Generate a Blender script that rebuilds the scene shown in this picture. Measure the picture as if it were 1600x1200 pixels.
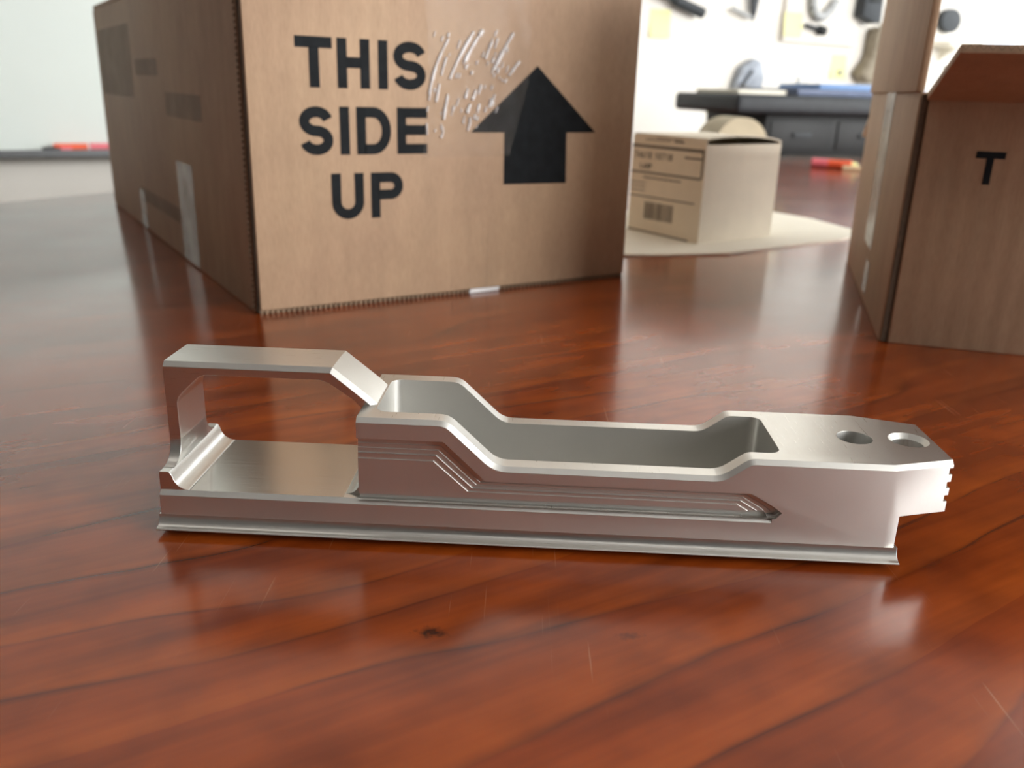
import bpy, bmesh, math, random
from mathutils import Matrix, Vector
random.seed(7)
S = 0.001                       # all numbers below are millimetres
sc = bpy.context.scene
col = sc.collection
for o in list(bpy.data.objects): bpy.data.objects.remove(o)

# ------------------------------------------------------------------ camera
PITCH, ROLL, FPX, CAMH = math.radians(18.888), math.radians(1.735), 1355.4, 127.5
fw = Vector((0, math.cos(PITCH), -math.sin(PITCH)))
up0 = Vector((0, math.sin(PITCH), math.cos(PITCH))); rt0 = Vector((1, 0, 0))
rt = rt0*math.cos(ROLL) + up0*math.sin(ROLL); up = up0*math.cos(ROLL) - rt0*math.sin(ROLL)
cd = bpy.data.cameras.new('camera'); cam = bpy.data.objects.new('camera', cd); col.objects.link(cam)
ROOM_YAW = math.atan2(.53, .847)
G = Matrix.Rotation(-ROOM_YAW, 4, 'Z')          # the world axes follow the room, the camera looks across it
cam.matrix_world = G @ Matrix(((rt.x, up.x, -fw.x, 0), (rt.y, up.y, -fw.y, 0), (rt.z, up.z, -fw.z, CAMH*S), (0, 0, 0, 1)))
cd.sensor_width = 36; cd.lens = FPX*36/1600; cd.clip_start = .01; cd.clip_end = 60
cd.dof.use_dof = True; cd.dof.focus_distance = .250; cd.dof.aperture_fstop = 16
sc.camera = cam

# ------------------------------------------------------------------ world, daylight, exposure
w = bpy.data.worlds.new('world'); sc.world = w; w.use_nodes = True
bg = w.node_tree.nodes['Background']; bg.inputs['Color'].default_value = (.80, .90, 1, 1); bg.inputs['Strength'].default_value = 9
vs = sc.view_settings; vs.view_transform = 'Standard'; vs.look = 'None'; vs.gamma = 1; vs.use_curve_mapping = False
vs.exposure = -1.2

ROOM = G @ Matrix.Translation((-1.060, 2.000, 0)) @ Matrix.Rotation(ROOM_YAW, 4, 'Z')   # x along the back wall, -y into the room
XL, XR, YF, ZF, ZC = -2200, 4400, -4800, -740, 1960
WIN_R = [(-2050, -450, 120, 1700), (-4300, -2400, 120, 1700)]     # openings in the right wall (y0,y1,z0,z1)
WIN_F = (1000, 3500, 60, 1750)                                     # opening in the front wall, behind the viewer (x0,x1,z0,z1)
WIN_B = (3480, 4250, 300, 1700)                                    # opening in the back wall (x0,x1,z0,z1)

def daylight(name, center, direction, sx, sy, watts, color):
    ld = bpy.data.lights.new(name, 'AREA'); ld.shape = 'RECTANGLE'; ld.size = sx*S; ld.size_y = sy*S
    ld.energy = watts; ld.color = color
    o = bpy.data.objects.new(name, ld); col.objects.link(o)
    d = ROOM.to_3x3() @ Vector(direction)
    o.matrix_world = Matrix.Translation(ROOM @ (Vector(center)*S)) @ d.to_track_quat('-Z', 'Y').to_matrix().to_4x4()
for y0, y1, z0, z1 in WIN_R:
    daylight('window_daylight', (XR+130, (y0+y1)/2, (z0+z1)/2), (-1, 0, 0), (y1-y0), (z1-z0), 50, (1, .97, .93))
daylight('window_daylight', ((WIN_F[0]+WIN_F[1])/2, YF-130, (WIN_F[2]+WIN_F[3])/2), (0, 1, 0), WIN_F[1]-WIN_F[0], WIN_F[3]-WIN_F[2], 540, (1, .98, .95))
daylight('window_daylight', ((WIN_B[0]+WIN_B[1])/2, 130, (WIN_B[2]+WIN_B[3])/2), (0, -1, 0), WIN_B[1]-WIN_B[0], WIN_B[3]-WIN_B[2], 40, (.93, .97, 1))

# ------------------------------------------------------------------ helpers
class MB:
    def __init__(s): s.v = []; s.f = []
    def add(s, vs, fs):
        b = len(s.v); s.v += [tuple(q) for q in vs]; s.f += [tuple(i+b for i in f) for f in fs]; return s
    def box(s, x0, x1, y0, y1, z0, z1):
        return s.add([(x0,y0,z0),(x1,y0,z0),(x1,y1,z0),(x0,y1,z0),(x0,y0,z1),(x1,y0,z1),(x1,y1,z1),(x0,y1,z1)],
                     [(3,2,1,0),(4,5,6,7),(0,1,5,4),(1,2,6,5),(2,3,7,6),(3,0,4,7)])
    def prism(s, poly, h0, h1, axes='xyz'):
        """poly is (a,b) counter-clockwise; extruded along the third axis"""
        n = len(poly)
        def pt(a, b, h):
            d = {axes[0]: a, axes[1]: b, axes[2]: h}; return (d['x'], d['y'], d['z'])
        vs = [pt(a, b, h0) for a, b in poly] + [pt(a, b, h1) for a, b in poly]
        return s.add(vs, [tuple(range(n))[::-1], tuple(range(n, 2*n))] + [(i, (i+1) % n, n+(i+1) % n, n+i) for i in range(n)])
    def tube(s, p, q, r0, r1=None, n=20, caps=True):
        r1 = r0 if r1 is None else r1
        p, q = Vector(p), Vector(q); d = (q-p).normalized()
        a = d.orthogonal().normalized(); b = d.cross(a)
        ring = lambda c, r: [c + (a*math.cos(t)+b*math.sin(t))*r for t in [2*math.pi*i/n for i in range(n)]]
        fs = [(i, (i+1) % n, n+(i+1) % n, n+i) for i in range(n)]
        if caps: fs += [tuple(range(n))[::-1], tuple(range(n, 2*n))]
        return s.add(ring(p, r0)+ring(q, r1), fs)
    def quad(s, a, b, c, d): return s.add([a, b, c, d], [(0, 1, 2, 3)])
    def build(s, name, m, parent=None, mat4=None, bevel=0, seg=2, smooth=None):
        me = bpy.data.meshes.new(name)
        me.from_pydata([(x*S, y*S, z*S) for x, y, z in s.v], [], s.f)
        bm = bmesh.new(); bm.from_mesh(me); bmesh.ops.recalc_face_normals(bm, faces=bm.faces)
        if bevel:
            bmesh.ops.bevel(bm, geom=[e for e in bm.edges if e.is_manifold and e.calc_face_angle(0) > .5], offset=bevel*S, segments=seg, affect='EDGES', profile=.5)
        bm.to_mesh(me); bm.free()
        return link(name, me, m, parent, mat4, smooth if smooth else (.6 if bevel else None))

def link(name, me, m, parent=None, mat4=None, smooth=None):
    o = bpy.data.objects.new(name, me); col.objects.link(o)
    if m: me.materials.clear(); me.materials.append(m)
    if smooth:
        me.shade_smooth(); me.set_sharp_from_angle(angle=smooth)
    if parent: o.parent = parent
    if mat4 is not None: o.matrix_basis = mat4
    return o
def tag(o, label, cat, group=None):
    o['label'] = label; o['category'] = cat
    if group: o['group'] = group
    return o
def struct(o, label=None, cat=None):
    o['kind'] = 'structure'
    if label: o['label'] = label
    if cat: o['category'] = cat
    return o
def empty(name, mat4, label=None, cat=None, group=None):
    o = bpy.data.objects.new(name, None); col.objects.link(o); o.empty_display_size = .02
    o.matrix_basis = mat4
    if label: tag(o, label, cat, group)
    return o
def loc(x, y, z=0, yaw=0): return Matrix.Translation((x*S, y*S, z*S)) @ Matrix.Rotation(yaw, 4, 'Z')
def at(x, y, z=0, yaw=0): return G @ loc(x, y, z, yaw)
def room(x, y, z=0, yaw=0): return ROOM @ loc(x, y, z, yaw)
def arc(cx, cy, r, a0, a1, n=8, ry=None):
    ry = r if ry is None else ry
    return [(cx+r*math.cos(math.radians(a0+(a1-a0)*i/n)), cy+ry*math.sin(math.radians(a0+(a1-a0)*i/n))) for i in range(n+1)]
def rrect(x0, x1, y0, y1, r, n=6):
    return arc(x1-r, y0+r, r, -90, 0, n)+arc(x1-r, y1-r, r, 0, 90, n)+arc(x0+r, y1-r, r, 90, 180, n)+arc(x0+r, y0+r, r, 180, 270, n)
def boolean(o, cutters, op='DIFFERENCE'):
    for c in cutters:
        m = o.modifiers.new('b', 'BOOLEAN'); m.operation = op; m.object = c; m.solver = 'EXACT'
        dg = bpy.context.evaluated_depsgraph_get(); dg.update()
        me = bpy.data.meshes.new_from_object(o.evaluated_get(dg)); o.modifiers.clear()
        old = o.data; nm = old.name; o.data = me; bpy.data.meshes.remove(old); me.name = nm
        cm = c.data; bpy.data.objects.remove(c); bpy.data.meshes.remove(cm)
    return o

# ------------------------------------------------------------------ materials
def nodes(name):
    m = bpy.data.materials.new(name); m.use_nodes = True
    nt = m.node_tree; return m, nt, nt.nodes['Principled BSDF']
def N(nt, t, **k):
    n = nt.nodes.new(t)
    for a, b in k.items(): setattr(n, a, b)
    return n
def noise(nt, vec, scale=(1, 1, 1), rot=(0, 0, 0), detail=3, rough=.55, sc_=1.0, dist=0):
    mp = N(nt, 'ShaderNodeMapping'); mp.inputs['Scale'].default_value = scale; mp.inputs['Rotation'].default_value = rot
    nt.links.new(vec, mp.inputs['Vector'])
    t = N(nt, 'ShaderNodeTexNoise'); t.inputs['Scale'].default_value = sc_; t.inputs['Detail'].default_value = detail
    t.inputs['Roughness'].default_value = rough; t.inputs['Distortion'].default_value = dist
    nt.links.new(mp.outputs[0], t.inputs['Vector']); return t.outputs['Fac']
def ramp(nt, fac, stops, interp='LINEAR'):
    r = N(nt, 'ShaderNodeValToRGB'); r.color_ramp.interpolation = interp
    el = r.color_ramp.elements
    while len(el) < len(stops): el.new(.5)
    for e, (p, c) in zip(el, stops): e.position = p; e.color = (*c, 1) if len(c) == 3 else c
    nt.links.new(fac, r.inputs[0]); return r.outputs[0]
def math_(nt, op, a, b=None):
    n = N(nt, 'ShaderNodeMath', operation=op)
    for i, x in enumerate((a, b)):
        if x is None: continue
        if isinstance(x, (int, float)): n.inputs[i].default_value = x
        else: nt.links.new(x, n.inputs[i])
    return n.outputs[0]
def mixc(nt, fac, a, b, mode='MIX'):
    n = N(nt, 'ShaderNodeMix', data_type='RGBA', blend_type=mode)
    for k, x in ((0, fac), (6, a), (7, b)):
        if isinstance(x, (int, float)): n.inputs[k].default_value = x
        elif isinstance(x, tuple): n.inputs[k].default_value = (*x, 1)
        else: nt.links.new(x, n.inputs[k])
    return n.outputs[2]
def objvec(nt): return N(nt, 'ShaderNodeTexCoord').outputs['Object']
def bump(nt, h, strength, dist=.0005, normal=None):
    b = N(nt, 'ShaderNodeBump'); b.inputs['Strength'].default_value = strength; b.inputs['Distance'].default_value = dist
    nt.links.new(h, b.inputs['Height'])
    if normal is not None: nt.links.new(normal, b.inputs['Normal'])
    return b.outputs[0]
def plain(name, c, rough=.5, metal=0, var=.06, scale=60, bmp=0, spec=.5, trans=0):
    m, nt, p = nodes(name); v = objvec(nt)
    f = noise(nt, v, (scale,)*3, detail=4)
    c0 = tuple(max(0, x*(1-var)) for x in c); c1 = tuple(min(1, x*(1+var)) for x in c)
    nt.links.new(ramp(nt, f, [(.3, c0), (.7, c1)]), p.inputs['Base Color'])
    p.inputs['Roughness'].default_value = rough; p.inputs['Metallic'].default_value = metal
    p.inputs['Specular IOR Level'].default_value = spec; p.inputs['Transmission Weight'].default_value = trans
    if bmp: nt.links.new(bump(nt, f, bmp), p.inputs['Normal'])
    return m
def emit(name, c, s):
    m, nt, p = nodes(name)
    p.inputs['Base Color'].default_value = (*c, 1); p.inputs['Emission Color'].default_value = (*c, 1); p.inputs['Emission Strength'].default_value = s
    return m

def aluminium(name, along=(60, 7000, 7000), base=(.74, .73, .695), rough=.30, strength=.06, rot=(0, 0, 0), top=None):
    m, nt, p = nodes(name); v = objvec(nt)
    f = noise(nt, v, along, rot=rot, detail=3)
    g = noise(nt, v, (45, 45, 45), detail=3)
    nt.links.new(ramp(nt, g, [(.3, tuple(x*.95 for x in base)), (.7, base)]), p.inputs['Base Color'])
    p.inputs['Metallic'].default_value = 1
    r = math_(nt, 'ADD', math_(nt, 'MULTIPLY', f, .14), rough-.07)
    if top:
        sx = N(nt, 'ShaderNodeSeparateXYZ'); nt.links.new(N(nt, 'ShaderNodeNewGeometry').outputs['True Normal'], sx.inputs[0])
        mk = math_(nt, 'GREATER_THAN', sx.outputs['Z'], .98)
        r = math_(nt, 'SUBTRACT', r, math_(nt, 'MULTIPLY', mk, top))
        f = math_(nt, 'MULTIPLY', f, math_(nt, 'ADD', math_(nt, 'MULTIPLY', mk, 3.0), .4))
    nt.links.new(r, p.inputs['Roughness'])
    bv = N(nt, 'ShaderNodeBevel'); bv.samples = 4; bv.inputs['Radius'].default_value = .00022
    nt.links.new(bump(nt, f, strength, .00002, bv.outputs[0]), p.inputs['Normal'])
    return m
M = {}
M['alu'] = aluminium('machined_aluminium')
M['alu_floor'] = aluminium('brushed_aluminium_floor', along=(40, 3500, 3500), base=(.66, .65, .61), rough=.21, strength=.12)
M['alu_deck'] = aluminium('milled_aluminium_deck', along=(2600, 90, 500), rot=(0, 0, math.radians(-35)), rough=.46, strength=.10, top=.16)

def wood():
    m, nt, p = nodes('cherry_wood_veneer'); v = objvec(nt)
    # rotate the grain, then stretch
    rot = N(nt, 'ShaderNodeMapping'); rot.inputs['Rotation'].default_value = (0, 0, -.55); nt.links.new(v, rot.inputs['Vector']); rv = rot.outputs[0]
    sx = N(nt, 'ShaderNodeSeparateXYZ'); nt.links.new(rv, sx.inputs[0])
    wob = noise(nt, rv, (2.2, 7, 0), detail=2)
    wob2 = noise(nt, rv, (16, 30, 0), detail=2)
    yy = math_(nt, 'ADD', math_(nt, 'MULTIPLY', sx.outputs['Y'], 34.0), math_(nt, 'ADD', math_(nt, 'MULTIPLY', wob, 7.0), math_(nt, 'MULTIPLY', wob2, .22)))
    saw = math_(nt, 'FRACT', yy)
    brk = noise(nt, rv, (11, 34, 0), detail=2)
    fine = noise(nt, rv, (18, 420, 0), detail=4, rough=.6)
    mott = noise(nt, rv, (38, 55, 0), detail=2, rough=.5)
    big = noise(nt, rv, (5, 9, 0), detail=2)
    base = ramp(nt, saw, [(0, (.290, .057, .0068)), (.10, (.302, .060, .0072)), (.50, (.268, .049, .0062)), (.90, (.245, .043, .0057)), (1, (.238, .041, .0056))])
    ln_ = math_(nt, 'MULTIPLY', ramp(nt, saw, [(0, (1, 1, 1)), (.035, (.25, .25, .25)), (.07, (0, 0, 0)), (.94, (0, 0, 0)), (1, (.60, .60, .60))]), ramp(nt, brk, [(.40, (0, 0, 0)), (.60, (.90, .90, .90))]))
    base = mixc(nt, ln_, base, (.055, .012, .005))
    base = mixc(nt, 1.0, base, ramp(nt, mott, [(.25, (.66, .60, .60)), (.5, (.97, .97, .97)), (.75, (1.18, 1.20, 1.2))]), 'MULTIPLY')
    base = mixc(nt, 1.0, base, ramp(nt, big, [(.3, (.62, .58, .6)), (.62, (1.12, 1.1, 1.05))]), 'MULTIPLY')
    base = mixc(nt, .35, base, ramp(nt, fine, [(.3, (.78, .74, .72)), (.65, (1.05, 1.05, 1.05))]), 'MULTIPLY')
    st2 = noise(nt, rv, (4, 75, 0), detail=3, rough=.55)
    base = mixc(nt, 1.0, base, ramp(nt, st2, [(.30, (.62, .56, .55)), (.46, (.95, .93, .92)), (.68, (1.18, 1.20, 1.15))]), 'MULTIPLY')
    # short dark flecks along the grain
    fl = noise(nt, rv, (22, 190, 0), detail=2)
    base = mixc(nt, ramp(nt, fl, [(.74, (0, 0, 0)), (.84, (.45, .45, .45))]), base, (.035, .010, .006))
    # a knot
    for (kx, ky, r, st) in ((-18, 182, 2.6, .85), (31, 183, 2.0, .45)):
        sub = N(nt, 'ShaderNodeVectorMath', operation='SUBTRACT'); nt.links.new(v, sub.inputs[0]); sub.inputs[1].default_value = (kx*S, ky*S, 0)
        mp = N(nt, 'ShaderNodeMapping'); mp.inputs['Rotation'].default_value = (0, 0, -.55); mp.inputs['Scale'].default_value = (.55, 1, 0); nt.links.new(sub.outputs[0], mp.inputs['Vector'])
        ln = N(nt, 'ShaderNodeVectorMath', operation='LENGTH'); nt.links.new(mp.outputs[0], ln.inputs[0])
        kn = math_(nt, 'ADD', ln.outputs['Value'], math_(nt, 'MULTIPLY', math_(nt, 'SUBTRACT', noise(nt, v, (500, 500, 0), detail=2), .5), .004))
        base = mixc(nt, ramp(nt, math_(nt, 'MULTIPLY', kn, 1000/10), [(r/10*.25, (st, st, st)), (r/10, (0, 0, 0))]), base, (.022, .007, .004))
    # fine pale scratches
    scr = noise(nt, v, (900, 14, 0), rot=(0, 0, -.12), detail=1)
    msk = noise(nt, v, (34, 34, 0), detail=1)
    sf = math_(nt, 'MULTIPLY', ramp(nt, scr, [(.70, (0, 0, 0)), (.78, (.35, .35, .35))]), ramp(nt, msk, [(.52, (0, 0, 0)), (.62, (1, 1, 1))]))
    base = mixc(nt, sf, base, (.62, .34, .20))
    nt.links.new(base, p.inputs['Base Color'])
    smu = noise(nt, v, (14, 14, 1), detail=4)
    nt.links.new(ramp(nt, smu, [(.3, (.17, .17, .17)), (.7, (.25, .25, .25))]), p.inputs['Roughness'])
    p.inputs['IOR'].default_value = 1.5
    p.inputs['Specular IOR Level'].default_value = .30; p.inputs['Coat Weight'].default_value = .40; p.inputs['Coat Roughness'].default_value = .13; p.inputs['Coat IOR'].default_value = 1.42
    nt.links.new(bump(nt, fine, .03, .0002), p.inputs['Normal'])
    return m
M['wood'] = wood()

def cardboard(name, c):
    m, nt, p = nodes(name); v = objvec(nt)
    a = noise(nt, v, (70, 70, 18), detail=5, rough=.65)
    b = noise(nt, v, (9, 9, 9), detail=3)
    fib = noise(nt, v, (900, 900, 160), detail=2)
    base = ramp(nt, a, [(.3, tuple(x*.90 for x in c)), (.7, tuple(min(1, x*1.06) for x in c))])
    base = mixc(nt, 1.0, base, ramp(nt, b, [(.35, (.90, .86, .86)), (.65, (1.04, 1.03, 1.0))]), 'MULTIPLY')
    base = mixc(nt, .5, base, ramp(nt, fib, [(.35, (.88, .86, .84)), (.6, (1.03, 1.03, 1.03))]), 'MULTIPLY')
    nt.links.new(base, p.inputs['Base Color']); p.inputs['Roughness'].default_value = .62; p.inputs['Specular IOR Level'].default_value = .3
    flute = N(nt, 'ShaderNodeTexWave', wave_type='BANDS', bands_direction='DIAGONAL'); flute.inputs['Scale'].default_value = 60
    mp = N(nt, 'ShaderNodeMapping'); mp.inputs['Scale'].default_value = (1, 1, 0); nt.links.new(v, mp.inputs['Vector']); nt.links.new(mp.outputs[0], flute.inputs['Vector'])
    nt.links.new(bump(nt, math_(nt, 'ADD', flute.outputs['Fac'], math_(nt, 'MULTIPLY', a, 2)), .10, .0006), p.inputs['Normal'])
    return m
M['card'] = cardboard('kraft_cardboard', (.50, .348, .228))
M['card_edge'] = plain('cardboard_cut_edge', (.24, .16, .10), .8, var=.2, scale=300)
M['card_dark'] = plain('cardboard_gap', (.10, .065, .04), .9, var=.2, scale=300)
M['ink'] = plain('black_print', (.010, .012, .014), .7, var=.3, scale=120, spec=.15)
M['grey_ink'] = plain('grey_print', (.13, .115, .10), .6, var=.2, scale=200)
M['white_card'] = plain('white_carton_board', (.80, .72, .58), .6, var=.04, scale=40)
M['paper'] = plain('white_paper', (.90, .85, .72), .7, var=.02, scale=30)
M['wall'] = plain('white_wall_paint', (.83, .79, .72), .7, var=.015, scale=8)
M['wall_dark'] = plain('bounce_cutting_wall_paint', (.12, .11, .10), .7, var=.02, scale=8)  # dark tone made up for the unseen left and front walls, cuts bounce light
M['ceil'] = plain('ceiling_paint', (.52, .51, .49), .8, var=.02, scale=20)
M['carpet'] = plain('carpet', (.16, .15, .14), .95, var=.25, scale=220)
M['base'] = plain('baseboard_vinyl', (.12, .11, .10), .5)
M['board'] = plain('whiteboard_enamel', (.80, .86, .81), .12, var=.01, scale=5)
M['grey_metal'] = plain('grey_tray_metal', (.16, .165, .17), .4, metal=.6, var=.05)
M['frame'] = plain('white_window_frame', (.8, .8, .78), .4, var=.02)
M['black'] = plain('black_plastic', (.010, .011, .011), .6, var=.15, scale=40)
M['black_soft'] = plain('dark_grey_plastic', (.030, .035, .040), .6, var=.15, scale=40)
M['grey'] = plain('light_grey_plastic', (.42, .43, .43), .5, var=.08)
M['bag'] = plain('grey_bag_film', (.30, .33, .38), .35, var=.25, scale=30, bmp=.5)
M['brown_bag'] = plain('grey_brown_cloth', (.30, .255, .19), .9, var=.2, scale=40)
M['yellow'] = plain('yellow_note_paper', (.90, .88, .42), .7, var=.02)
M['blue'] = plain('blue_folder_card', (.19, .34, .62), .5, var=.08)
M['slate'] = plain('slate_blue_folder_card', (.10, .13, .22), .5, var=.08)
M['orange'] = plain('orange_red_plastic', (.90, .13, .05), .35, var=.04)
M['pink'] = plain('pink_plastic', (.85, .18, .22), .4, var=.04)
M['white_plastic'] = plain('white_plastic', (.85, .84, .82), .35, var=.02)
M['tan'] = plain('tan_roll_core', (.50, .43, .29), .6, var=.06)
M['wood_stick'] = plain('pale_wood', (.72, .55, .34), .6, var=.08)
M['lamp'] = emit('lamp_diffuser', (1, .97, .92), 1.1)
def tape(name, c, a, rough):
    m, nt, p = nodes(name)
    tr = N(nt, 'ShaderNodeBsdfTransparent'); mx = N(nt, 'ShaderNodeMixShader')
    f = noise(nt, objvec(nt), (40, 40, 40), detail=2)
    p.inputs['Base Color'].default_value = (*c, 1); p.inputs['Roughness'].default_value = rough; p.inputs['IOR'].default_value = 1.5
    nt.links.new(ramp(nt, f, [(.3, (a*.7,)*3), (.7, (min(1, a*1.3),)*3)]), mx.inputs[0])
    nt.links.new(tr.outputs[0], mx.inputs[1]); nt.links.new(p.outputs[0], mx.inputs[2])
    nt.links.new(mx.outputs[0], nt.nodes['Material Output'].inputs[0]); return m
M['ink_faded'] = tape('faded_print', (.09, .10, .09), .12, .6)
M['tape'] = tape('clear_tape', (.62, .57, .50), .06, .12)
M['tape_milky'] = tape('milky_tape', (.78, .74, .66), .55, .25)
M['tape_glint'] = tape('tape_wrinkle', (.97, .96, .97), .9, .06)  # near-white and almost opaque: the shine of the folds is painted in
def glass():
    m, nt, p = nodes('window_glass')
    tr = N(nt, 'ShaderNodeBsdfTransparent'); gl = N(nt, 'ShaderNodeBsdfGlossy'); mx = N(nt, 'ShaderNodeMixShader')
    gl.inputs['Roughness'].default_value = .02; mx.inputs[0].default_value = .06
    nt.links.new(tr.outputs[0], mx.inputs[1]); nt.links.new(gl.outputs[0], mx.inputs[2]); nt.links.new(mx.outputs[0], nt.nodes['Material Output'].inputs[0]); return m
M['glass'] = glass()

# ------------------------------------------------------------------ the room
def rbuild(mb, name, m, **k): return struct(mb.build(name, m, mat4=ROOM, **k))
rbuild(MB().box(XL-100, XR+100, YF-100, 100, ZF-60, ZF), 'floor', M['carpet'])
rbuild(MB().box(XL-100, XR+100, YF-100, 100, ZC, ZC+60), 'ceiling', M['ceil'])
rbuild(MB().box(XL-100, XL, YF, 0, ZF, ZC), 'wall_left', M['wall_dark'])
x0, x1, z0, z1 = WIN_F
rbuild(MB().box(XL-100, x0, YF-100, YF, ZF, ZC).box(x1, XR+100, YF-100, YF, ZF, ZC).box(x0, x1, YF-100, YF, ZF, z0).box(x0, x1, YF-100, YF, z1, ZC), 'wall_front', M['wall_dark'])
x0, x1, z0, z1 = WIN_B
rbuild(MB().box(XL-100, x0, 0, 100, ZF, ZC).box(x1, XR, 0, 100, ZF, ZC).box(x0, x1, 0, 100, ZF, z0).box(x0, x1, 0, 100, z1, ZC), 'wall_back', M['wall'])
mb = MB(); ys = sorted(WIN_R); prev = YF
for (y0, y1, z0, z1) in ys:
    mb.box(XR, XR+100, prev, y0, ZF, ZC).box(XR, XR+100, y0, y1, ZF, z0).box(XR, XR+100, y0, y1, z1, ZC); prev = y1
mb.box(XR, XR+100, prev, 100, ZF, ZC); rbuild(mb, 'wall_right', M['wall'])
rbuild(MB().box(XL, XR, -12, 0, ZF, ZF+90), 'baseboard_back', M['base'])
rbuild(MB().box(XL, XL+12, YF, -12, ZF, ZF+90), 'baseboard_left', M['base'])
rbuild(MB().box(XR-12, XR, YF, -12, ZF, ZF+90), 'baseboard_right', M['base'])
def window(n, mat4, wdt, z0, z1):
    """local x along the opening 0..wdt, y 0..100 through the wall"""
    e = empty('window_%d' % n, mat4); struct(e)
    fr = MB(); t = 45
    fr.box(0, t, 20, 80, z0, z1).box(wdt-t, wdt, 20, 80, z0, z1).box(t, wdt-t, 20, 80, z0, z0+t).box(t, wdt-t, 20, 80, z1-t, z1)
    fr.build('window_frame', M['frame'], e)
    MB().box(wdt/2-18, wdt/2+18, 25, 75, z0+t, z1-t).build('mullion', M['frame'], e)
    for a, b in ((t, wdt/2-18), (wdt/2+18, wdt-t)): MB().box(a, b, 48, 52, z0+t, z1-t).build('pane', M['glass'], e)
    MB().box(-30, wdt+30, -50, 19, z0-25, z0).build('window_sill', M['frame'], e)
window(1, room(WIN_B[0], 0), WIN_B[1]-WIN_B[0], WIN_B[2], WIN_B[3])
window(4, room(WIN_F[1], YF, 0, math.pi), WIN_F[1]-WIN_F[0], WIN_F[2], WIN_F[3])
for i, (y0, y1, z0, z1) in enumerate(WIN_R): window(i+2, room(XR, y1, 0, -math.pi/2), y1-y0, z0, z1)
# ceiling lamps
k = 0
for lx, ly in ((-700, -1500), (1200, -1500), (3100, -1500), (-700, -3400), (1200, -3400), (3100, -3400)):
    e = empty('ceiling_lamp', room(lx, ly, ZC), 'white rectangular ceiling panel lamp with lit diffuser', 'ceiling lamp', 'panel lamps on the ceiling')
    MB().box(-620, 620, -320, -295, -40, 0).box(-620, 620, 295, 320, -40, 0).box(-620, -595, -295, 295, -40, 0).box(595, 620, -295, 295, -40, 0).build('lamp_frame', M['frame'], e)
    MB().box(-595, 595, -295, 295, -30, -22).build('diffuser', M['lamp'], e)

# ------------------------------------------------------------------ whiteboard and what lies on its tray
e = empty('whiteboard', room(-300, 0, -35), 'large glossy whiteboard with grey marker tray on the wall', 'whiteboard')
MB().box(-1250, 1150, -16, 0, 0, 1180).build('board_surface', M['board'], e)
MB().box(-1265, -1250, -20, 0, -5, 1195).box(1150, 1165, -20, 0, -5, 1195).box(-1250, 1150, -20, 0, 1180, 1195).build('board_frame', M['grey_metal'], e)
MB().prism([(-16, -14), (-16, 0), (-72, 0), (-78, 5), (-82, 5), (-82, -8), (-70, -14)], -1250, 1150, 'yzx').build('marker_tray', M['grey_metal'], e)
def marker(name, mat4, ln, r, mats, label):
    e = empty(name, mat4, label, 'marker')
    MB().tube((0, 0, r), (ln*.58, 0, r), r).build('barrel', mats[0], e, smooth=.6)
    MB().tube((ln*.58, 0, r), (ln*.62, 0, r), r*.8).build('collar', mats[1], e, smooth=.6)
    MB().tube((ln*.62, 0, r), (ln*.95, 0, r), r*1.06, r).tube((ln*.95, 0, r), (ln, 0, r), r, r*.7).build('cap', mats[2], e, smooth=.6)
marker('whiteboard_marker', room(12, -44, -35, .03), 118, 8, (M['orange'], M['white_plastic'], M['pink']), 'orange-red marker lying on the whiteboard tray')
marker('whiteboard_marker', room(-12, -64, -35, -.04), 58, 5, (M['black_soft'], M['black'], M['pink']), 'short dark marker in front of the red one on the whiteboard tray')

# ------------------------------------------------------------------ conference table
# outline in its own frame: x along the long side, y to the right of that side
TD = Vector((.490, .872)); TN = Vector((.872, -.490)); T0 = Vector((-534, 902))
def tpt(s, q): v = T0 + TD*s + TN*q; return (v.x, v.y)
out = []
for i in range(13): s = 2050-3650*i/12; out.append(tpt(s, 60*((s-250)/1800)**2-2))
for i in range(13): s = -1600+3650*i/12; out.append(tpt(s, 1560-60*((s-250)/1800)**2))
def inset(poly, d):
    c = Vector((sum(p[0] for p in poly)/len(poly), sum(p[1] for p in poly)/len(poly)))
    return [tuple(Vector(p)+(c-Vector(p)).normalized()*d) for p in poly]
e = empty('conference_table', at(0, 0, ZF), 'large glossy reddish cherry wood conference table', 'table')
H = -ZF
MB().prism(out, H-32, H).build('tabletop', M['wood'], e, bevel=4, seg=2)
MB().prism(inset(out, 40), H-52, H-32).build('edge_skirt', M['wood'], e)
for s in (-800, 1250):
    a, b = Vector(tpt(s-45, 350)), Vector(tpt(s+45, 350)); c, d = Vector(tpt(s+45, 1210)), Vector(tpt(s-45, 1210))
    MB().prism([tuple(a), tuple(d), tuple(c), tuple(b)], 0, H-52).build('pedestal', M['wood'], e)

# ------------------------------------------------------------------ the machined aluminium piece
PART = at(-101.454, 249.24, 0, -.034)
part = empty('machined_aluminium_frame', PART, 'silver machined aluminium frame with squared loop, open well and two-hole deck on the wooden table', 'metal part')
HW, C, ZL, ZD, ZR, ZH = 20.63, 1.3, 11.7, 30.78, 25.14, 38.37
UB, UK1, UK2, UR1, UR2, U1, U2, U3, WT, ZN = 58.6, 84.3, 98.4, 162.2, 169.7, 210, 213.6, 228.2, 14.85, 15.05
FLR = ZL+C
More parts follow.
